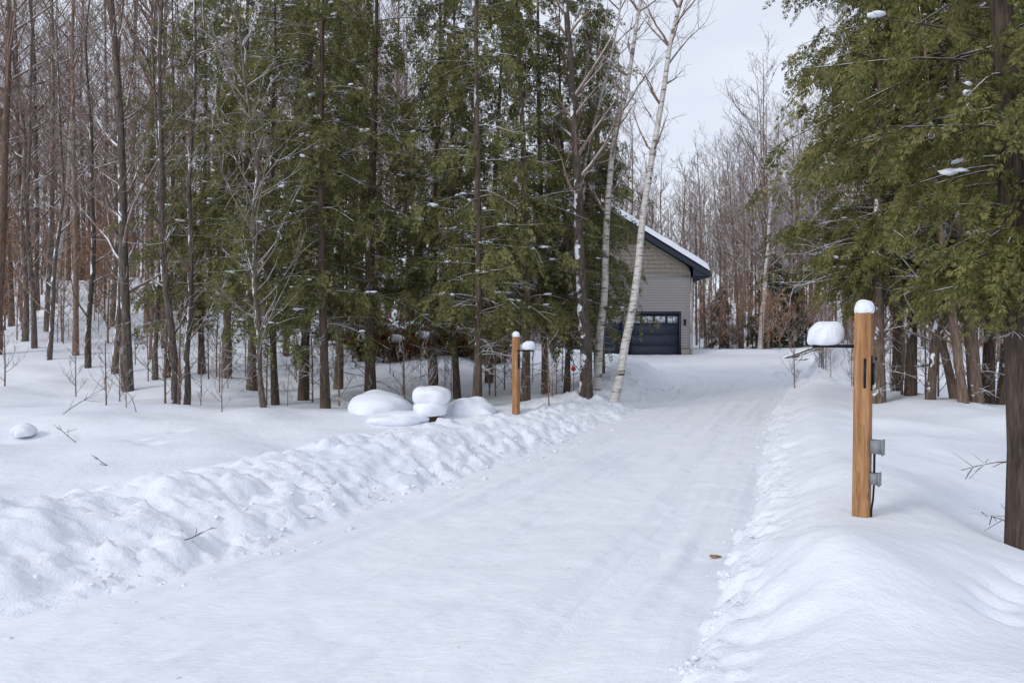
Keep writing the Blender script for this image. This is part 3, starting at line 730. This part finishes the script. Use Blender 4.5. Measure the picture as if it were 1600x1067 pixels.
for k in range(22):
    x=-13.2+k*.11; z0=hz(-12,30); box(m,x,x+.045,30,30.03,z0-.3,z0+.75)
obj('pickets',m.mesh('pickets',DARKBR),parent=e)
m=MB(); z0=hz(-12,30); box(m,-13.3,-10.8,30.033,30.07,z0+.6,z0+.68); box(m,-13.3,-10.8,30.033,30.07,z0+.1,z0+.18); obj('rail',m.mesh('rail',DARKBR),parent=e)
for k,(x,y,L,a,el) in enumerate([(14.2,31,2.6,.2,.10),(15.2,31.6,2.4,-.3,.16),(14.6,30.2,2.2,.5,.05),(16.5,32,3,.1,.2),(11.3,20.6,1.8,.6,.12),(11.6,20.2,1.6,-.4,.22),(14.8,33,2.8,.15,.28),(14.0,32.4,2.4,-.2,.35),(13.2,26,2.0,.3,.2),(13.6,25.4,1.8,-.25,.3)]):
    z0=hz(x-L/2,y)+.02; m=MB(); d=np.array([math.cos(a),math.sin(a),el]); tube(m,[np.zeros(3),d*L*.5+RH*.03,d*L],[.08,.07,.05],8,True)
    e=obj('fallen_log',m.mesh('fallen_log',BARK,True),loc=(x-L/2,y,z0),label='snow-dusted fallen log lying beside the yard',cat='log',group='fallen logs by the yard')
def twig(x,y,L,a,seed,label,up=.1,lift=.02,n=5,rad=.006):
    r=np.random.default_rng(seed); m=MB(); b=bpath(np.array([0,0,0.]),np.array([math.cos(a),math.sin(a),up]),L,6,r,0,.15); tube(m,b,np.linspace(rad,rad*.4,7),5)
    for k in range(n):
        i0=r.integers(1,6); d=b[i0+1]-b[i0]; d/=np.linalg.norm(d); tube(m,bpath(b[i0],d+r.normal(0,.5,3),L*.3,3,r,0),[rad*.5]*3+[rad*.3],4)
    obj('fallen_twig',m.mesh('fallen_twig',DARKBR),loc=(x,y,hz(x,y)+lift),label=label,cat='twig',group='twigs on the snow')
twig(-2.35,4.9,.22,.5,1,'short dark twig lying on the plowed bank',.15,.02,3,.004)
twig(-6.3,9.9,.7,2.7,2,'dark forked twig bending out of the snow',.5,-.02,6)
twig(-6.6,12.0,.9,2.4,3,'thin branched twig arching from the snow',.9,-.02,8)
twig(-7.6,11.5,.9,.3,4,'thin branched twig arching from the snow',.5,-.02,8)
twig(-4.7,8.0,.35,2.6,5,'dark forked twig bending out of the snow',.4,-.02,3)
m=MB(); box(m,-.035,.03,-.012,.014,0,.012); box(m,.03,.05,-.006,.010,.001,.010)
obj('wood_chip',m.mesh('wood_chip',WOOD),loc=(1.50,5.05,max(hz(1.50,5.05),0)+.008),rot=(0,.1,.2),label='small tan wood chip lying on packed snow',cat='wood chip')
# ---------------------------------------------------------------- sky, sun, camera
w=bpy.data.worlds.new("World"); scene.world=w; w.use_nodes=True; nt=w.node_tree; nt.nodes.clear()
out=N(nt,'ShaderNodeOutputWorld'); sky=N(nt,'ShaderNodeTexSky'); sky.sky_type='NISHITA'; sky.sun_disc=False
EL,AZM=math.radians(33),math.radians(232)
sky.sun_elevation=EL; sky.sun_rotation=AZM
b1=N(nt,'ShaderNodeBackground'); b1.inputs[1].default_value=.12; nt.links.new(sky.outputs[0],b1.inputs[0])
b2=N(nt,'ShaderNodeBackground'); b2.inputs[1].default_value=1.10
c=ramp(nt,noise(nt,1.6,coord(nt,'Generated',(1,1,3)),5,.6),[(.35,(.70,.755,.88)),(.65,(.84,.88,.97))]); nt.links.new(c,b2.inputs[0])
mx=N(nt,'ShaderNodeMixShader'); mx.inputs[0].default_value=.86
nt.links.new(b1.outputs[0],mx.inputs[1]);nt.links.new(b2.outputs[0],mx.inputs[2]);nt.links.new(mx.outputs[0],out.inputs[0])
L=bpy.data.lights.new('sun','SUN'); L.energy=1.35; L.angle=math.radians(12); L.color=(1,.96,.91)
lo=bpy.data.objects.new('sun',L); COL.objects.link(lo)
sd=Vector((math.sin(AZM)*math.cos(EL),math.cos(AZM)*math.cos(EL),math.sin(EL)))
lo.rotation_euler=sd.to_track_quat('Z','Y').to_euler()
cam=bpy.data.cameras.new('camera'); cam.lens=24; cam.sensor_width=36; cam.clip_end=800
co=bpy.data.objects.new('camera',cam); COL.objects.link(co); co.location=(0,0,1.6); co.rotation_euler=(math.pi/2,0,0)
scene.camera=co
scene.view_settings.view_transform='Standard'; scene.view_settings.look='None'; scene.view_settings.exposure=0
